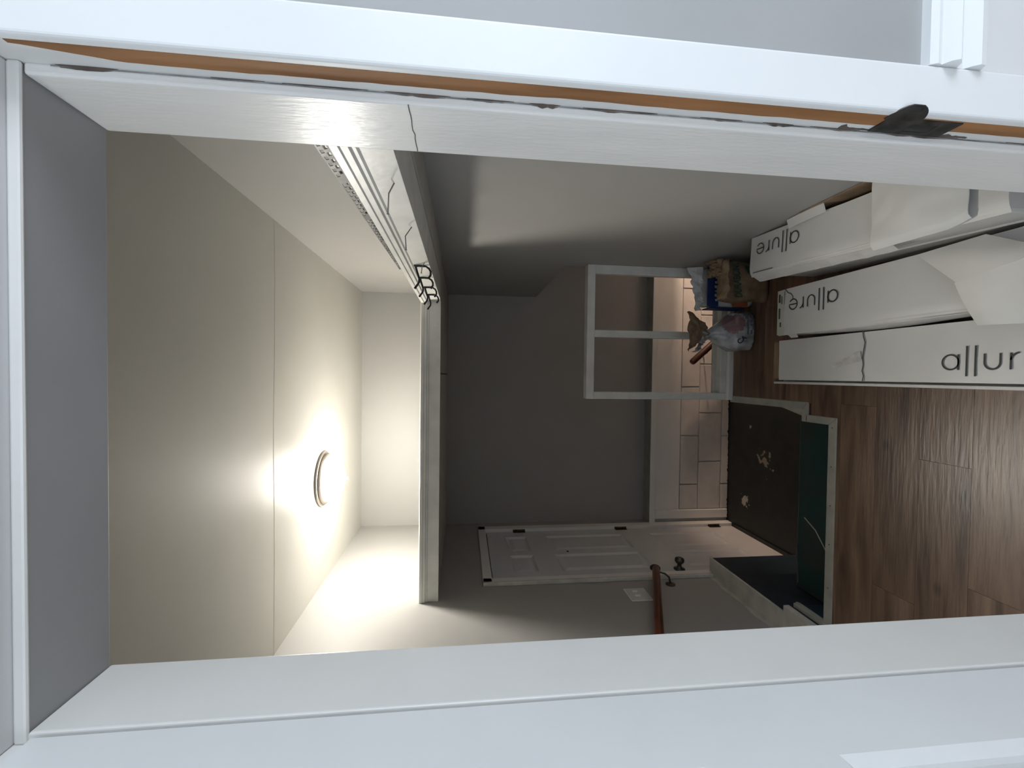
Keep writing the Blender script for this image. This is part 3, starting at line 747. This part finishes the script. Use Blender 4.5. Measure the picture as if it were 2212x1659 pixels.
for (a, c, w) in ((1.62, 1.74, .0035),):
    pts = [(*rc(.452, y), .2705) for y in (a, (a+c)/2, c)]
    MB().ribbon(pts, w, (0, 0, 1), .0006).build('tear', 'crack_grey', lidc)

# scraps between the carton and the wall
sc1 = tag(MB().prism([(.600, 1.19), (.605, 1.19), (.605, 1.47), (.602, 1.47)], 'z', 0, .292).build('cardboard_piece', 'kraft', bevel=.002), 'brown cardboard piece standing between wall and carton', 'cardboard')
def scrap(u, v):
    return (.572+.03*u, 1.37+.17*v, .273+.010*u+.003*math.sin(v*3))
tag(MB().sheet(scrap, 3, 10, .0015).build('cardboard_scrap', 'carton_white'), 'white cardboard scrap lying by the wall on the top carton', 'cardboard')

# loose white sheets
def s1(u, v):
    y = 1.195-.255*v; xa = .390-.004*v-.02*max(0, v-.8)*-3; xb = .603-.03*v
    x = xa+(xb-xa)*u; z = .274+.016*math.sin(math.pi*min(1, v))*math.sin(math.pi*u*.9)+.004*nz(u*4, v*5)+.004
    if u < .06: z -= .01*(1-u/.06)
    return (x, y, z)
tag(MB().sheet(s1, 18, 24, .002).build('foam_sheet', 'foam_sheet', smooth='auto'), 'white flexible sheet draped over the carton by the wall', 'sheet')
def s2(u, v):
    A, B_, D, E_ = Vector((.374, 1.165, .156)), Vector((.378, .985, .165)), Vector((.262, 1.03, .190)), Vector((.285, .80, .255))
    p = A.lerp(B_, u).lerp(D.lerp(E_, u), v); p.z += .012*math.sin(math.pi*u)*math.sin(math.pi*v); return p
def s3(u, v):
    D, E_, G, K = Vector((.262, 1.035, .189)), Vector((.285, .80, .253)), Vector((.146, 1.005, .154)), Vector((.13, .76, .175))
    p = D.lerp(E_, u).lerp(G.lerp(K, u), v); p.z += .014*math.sin(math.pi*v)*(.4+u*.6)+.006*math.sin(u*9)*v; return p
fs_ = thing('paper_sheet', (.28, .95, .155), 'white folded sheet lying across the middle carton', 'sheet')
MB().sheet(s2, 10, 10, .002).build('fold', 'foam_sheet', fs_, smooth='auto')
MB().sheet(s3, 14, 12, .002).build('fold', 'foam_sheet', fs_, smooth='auto')

# ------------------------------------------------------------------ bags by the guard rail
def bag(m, cx, cy, w, d, h, thin=.25, lean=0, seed=0, rings=22, seg=44, pw=.45, amp=.008, zb=0.0):
    n0 = len(m.v)
    for i in range(rings+1):
        t = i/rings; z = zb+h*t
        dep = d*((1-t)**.55*(1-thin)+thin) if t > .45 else d*(.93+.07*math.sin(t*3))*min(1, .82+t*2)
        if t > .45: dep = d*(thin+(1-thin)*math.cos((t-.45)/.55*math.pi/2)**.8)
        wid = w*(.95+.05*math.sin(t*6+seed))
        for k in range(seg):
            a = 2*math.pi*k/seg; ca_, sa = math.cos(a), math.sin(a)
            x = wid/2*math.copysign(abs(ca_)**pw, ca_); y = dep/2*math.copysign(abs(sa)**pw, sa)
            q = amp*nz(x*14+seed, z*14, y*14+seed)+amp*.5*nz(x*40, z*40, seed)
            m.v.append((cx+x+q, cy+y+lean*t+q*(.3 if t < .1 else 1), z+(.3*q if t > .1 else 0)+(.02*nz(x*9, seed+3) if i == rings else 0)))
    for i in range(rings):
        for k in range(seg):
            a = n0+i*seg+k; c = n0+i*seg+(k+1) % seg; m.f.append((a, c, c+seg, a+seg))
    m.f.append(tuple(n0+k for k in range(seg))[::-1]); e = n0+rings*seg; m.f.append(tuple(e+k for k in range(seg)))
    return m
bb = thing('paper_bag', (.475, 2.04, 0), 'brown paper powder bag with green lettering and folded top', 'bag')
bsack = bag(MB(), .478, 2.045, .205, .10, .225, .35, .01, 3).build('sack', 'bag_brown', bb, smooth=True)
def fold_top(u, v):
    x = .385+.19*u; return (x+.006*nz(v*4), 1.992+.065*v+.008*nz(u*5, v*3), .222+.014*nz(u*6, v*2)+.03*v*(1-v)+.02*v)
MB().sheet(fold_top, 16, 8, .003).build('folded_top', 'bag_brown_light', bb, smooth=True)
def crumple(u, v):
    x = .50+.085*u; return (x, 2.02+.06*v+.012*nz(u*7, v*5), .235+.045*v+.03*nz(u*4+2, v*4))
MB().sheet(crumple, 10, 8, .002).build('torn_corner', 'bag_brown', bb)
text_mesh('lettering', 'DURABOND', .049, 'bag_green', bsack, (.390, 1.9825, .158), (1, .02, .12), (0, .12, 1), xs=.66, bold=.0008)
MB().prism([(.505, .128), (.545, .150), (.538, .112)], 'y', 1.980, 1.984).build('printed_triangle', 'bag_green', bsack)

wb = thing('paper_bag', (.46, 2.17, 0), 'tall white and blue paper bag standing behind the brown bag', 'bag')
bag(MB(), .472, 2.168, .215, .11, .28, .2, .02, 11).build('sack', 'bag_white', wb, smooth=True)
bband = MB().box(.366, .574, 2.106, 2.112, .205, .265).build('blue_band', 'bag_blue', wb, bevel=.001)
MB().box(.358, .364, 2.125, 2.20, .05, .24).build('blue_side', 'bag_blue', wb, bevel=.001)
x = .392
for k, (w_k, h_k) in enumerate(((.012, .014), (.018, .017), (.010, .015), (.017, .018), (.014, .016), (.019, .014), (.011, .017))):
    MB().prism([(x, .208), (x+w_k, .210), (x+w_k-.002, .210+h_k), (x+.003*(k % 2), .208+h_k)], 'y', 2.1045, 2.1062).build('printed_mark', 'bag_white', bband)
    x += w_k+.008
def wtop(u, v):
    x = .35+.225*u; return (x, 2.15+.03*v+.01*nz(u*8), .268+.02*v+.05*u*u*v+.02*nz(u*7, v*3))
MB().sheet(wtop, 16, 5, .002).build('torn_top', 'bag_white', wb)
MB().box(.365, .40, 2.098, 2.104, .05, .13).build('orange_stripe', 'bag_orange', wb)

pb = thing('plastic_bag', (.262, 2.16, 0), 'clear plastic bag of pinkish mix tied at the neck, printed CA', 'bag')
def plastic():
    m = MB(); seg = 84
    prof = [(0, .085, .055), (.01, .100, .066), (.05, .104, .072), (.09, .100, .070), (.125, .088, .062), (.16, .066, .05), (.19, .045, .036), (.215, .028, .024), (.228, .022, .02), (.245, .034, .026), (.27, .05, .03)]
    fine = []
    for q in range(len(prof)-1):
        for t in (0, .25, .5, .75): fine.append(tuple(prof[q][k]*(1-t)+prof[q+1][k]*t for k in range(3)))
    prof = fine+[prof[-1]]
    for i, (z, rx, ry) in enumerate(prof):
        for k in range(seg):
            a = 2*math.pi*k/seg; c, s = math.cos(a), math.sin(a)
            q = 1+.10*nz(c*2+5, s*2, z*14)+.05*nz(a*4 if False else c*6, s*6, z*20)
            pw = .6 if z < .1 else 1
            m.v.append((-.008+.258-.02*z/.25*1.2+rx*q*math.copysign(abs(c)**pw, c), 2.165+ry*q*math.copysign(abs(s)**pw, s), z+(.008*nz(c*3, s*3, z) if 0 < i else 0)))
    for i in range(len(prof)-1):
        for k in range(seg):
            a = i*seg+k; b2 = i*seg+(k+1) % seg; m.f.append((a, b2, b2+seg, a+seg))
    m.f.append(tuple(range(seg))[::-1]); e = (len(prof)-1)*seg; m.f.append(tuple(e+k for k in range(seg)))
    return m
pm = plastic(); pbo = pm.build('sack', 'plastic_grey', pb, smooth=True)
# printed areas on the front of the bag: patches of the same surface, slightly proud
def patch(name, m, test, off=.0016):
    seg = 40; use = []
    for f in pm.f:
        if len(f) != 4: continue
        c = sum((Vector(pm.v[i]) for i in f), Vector())/4
        if c.y < 2.165 and test(c.x, c.z): use.append(f)
    o = MB(); cen = Vector((.26, 2.165, .1))
    for f in use:
        vs = [Vector(pm.v[i]) for i in f]; n_ = (vs[1]-vs[0]).cross(vs[2]-vs[0]).normalized()
        if n_.y > 0: n_ = -n_
        o.add([v+Vector((0, -off, 0)) for v in vs], [(0, 1, 2, 3)])
    if use: o.build(name, m, pbo)
patch('pink_window', 'plastic_pink', lambda x, z: ((x-.278)/.05)**2+((z-.115)/.055)**2 < 1)
patch('printed_grid', 'plastic_print', lambda x, z: z < .10 and x > .235 and ((x-.278)/.06)**2+((z-.115)/.068)**2 > 1 and (z/.017) % 1 > .22 and ((x+z*.3)/.024) % 1 > .18)
text_mesh('lettering', 'CA', .034, 'ink_navy', pbo, (.172, 2.090, .096), (.62, -.35, -.62), (.66, .0, .66), bold=.001)
def kraft_top(u, v):
    a = -1.5+3.0*u; r = .035+.075*v
    return (.240+r*math.sin(a)*(.95+.1*nz(u*3, v)), 2.155-.38*r*math.cos(a)+.014*nz(u*6, v*6), .240+.125*v+.03*nz(u*4, v*3)-.03*abs(u-.5)*v*2+.01*nz(u*12, v*2))
MB().sheet(kraft_top, 20, 10, .002).build('kraft_sleeve', 'bag_brown_light', pb)
def gath(u, v):
    a = 2.9+1.3*u; r = .03+.075*v
    return (.235+r*math.cos(a), 2.135+.25*r*math.sin(a), .262+.055*v+.03*nz(u*6, v*5)-.03*u)
MB().sheet(gath, 14, 8, .001).build('gathered_end', 'plastic_grey', pb)
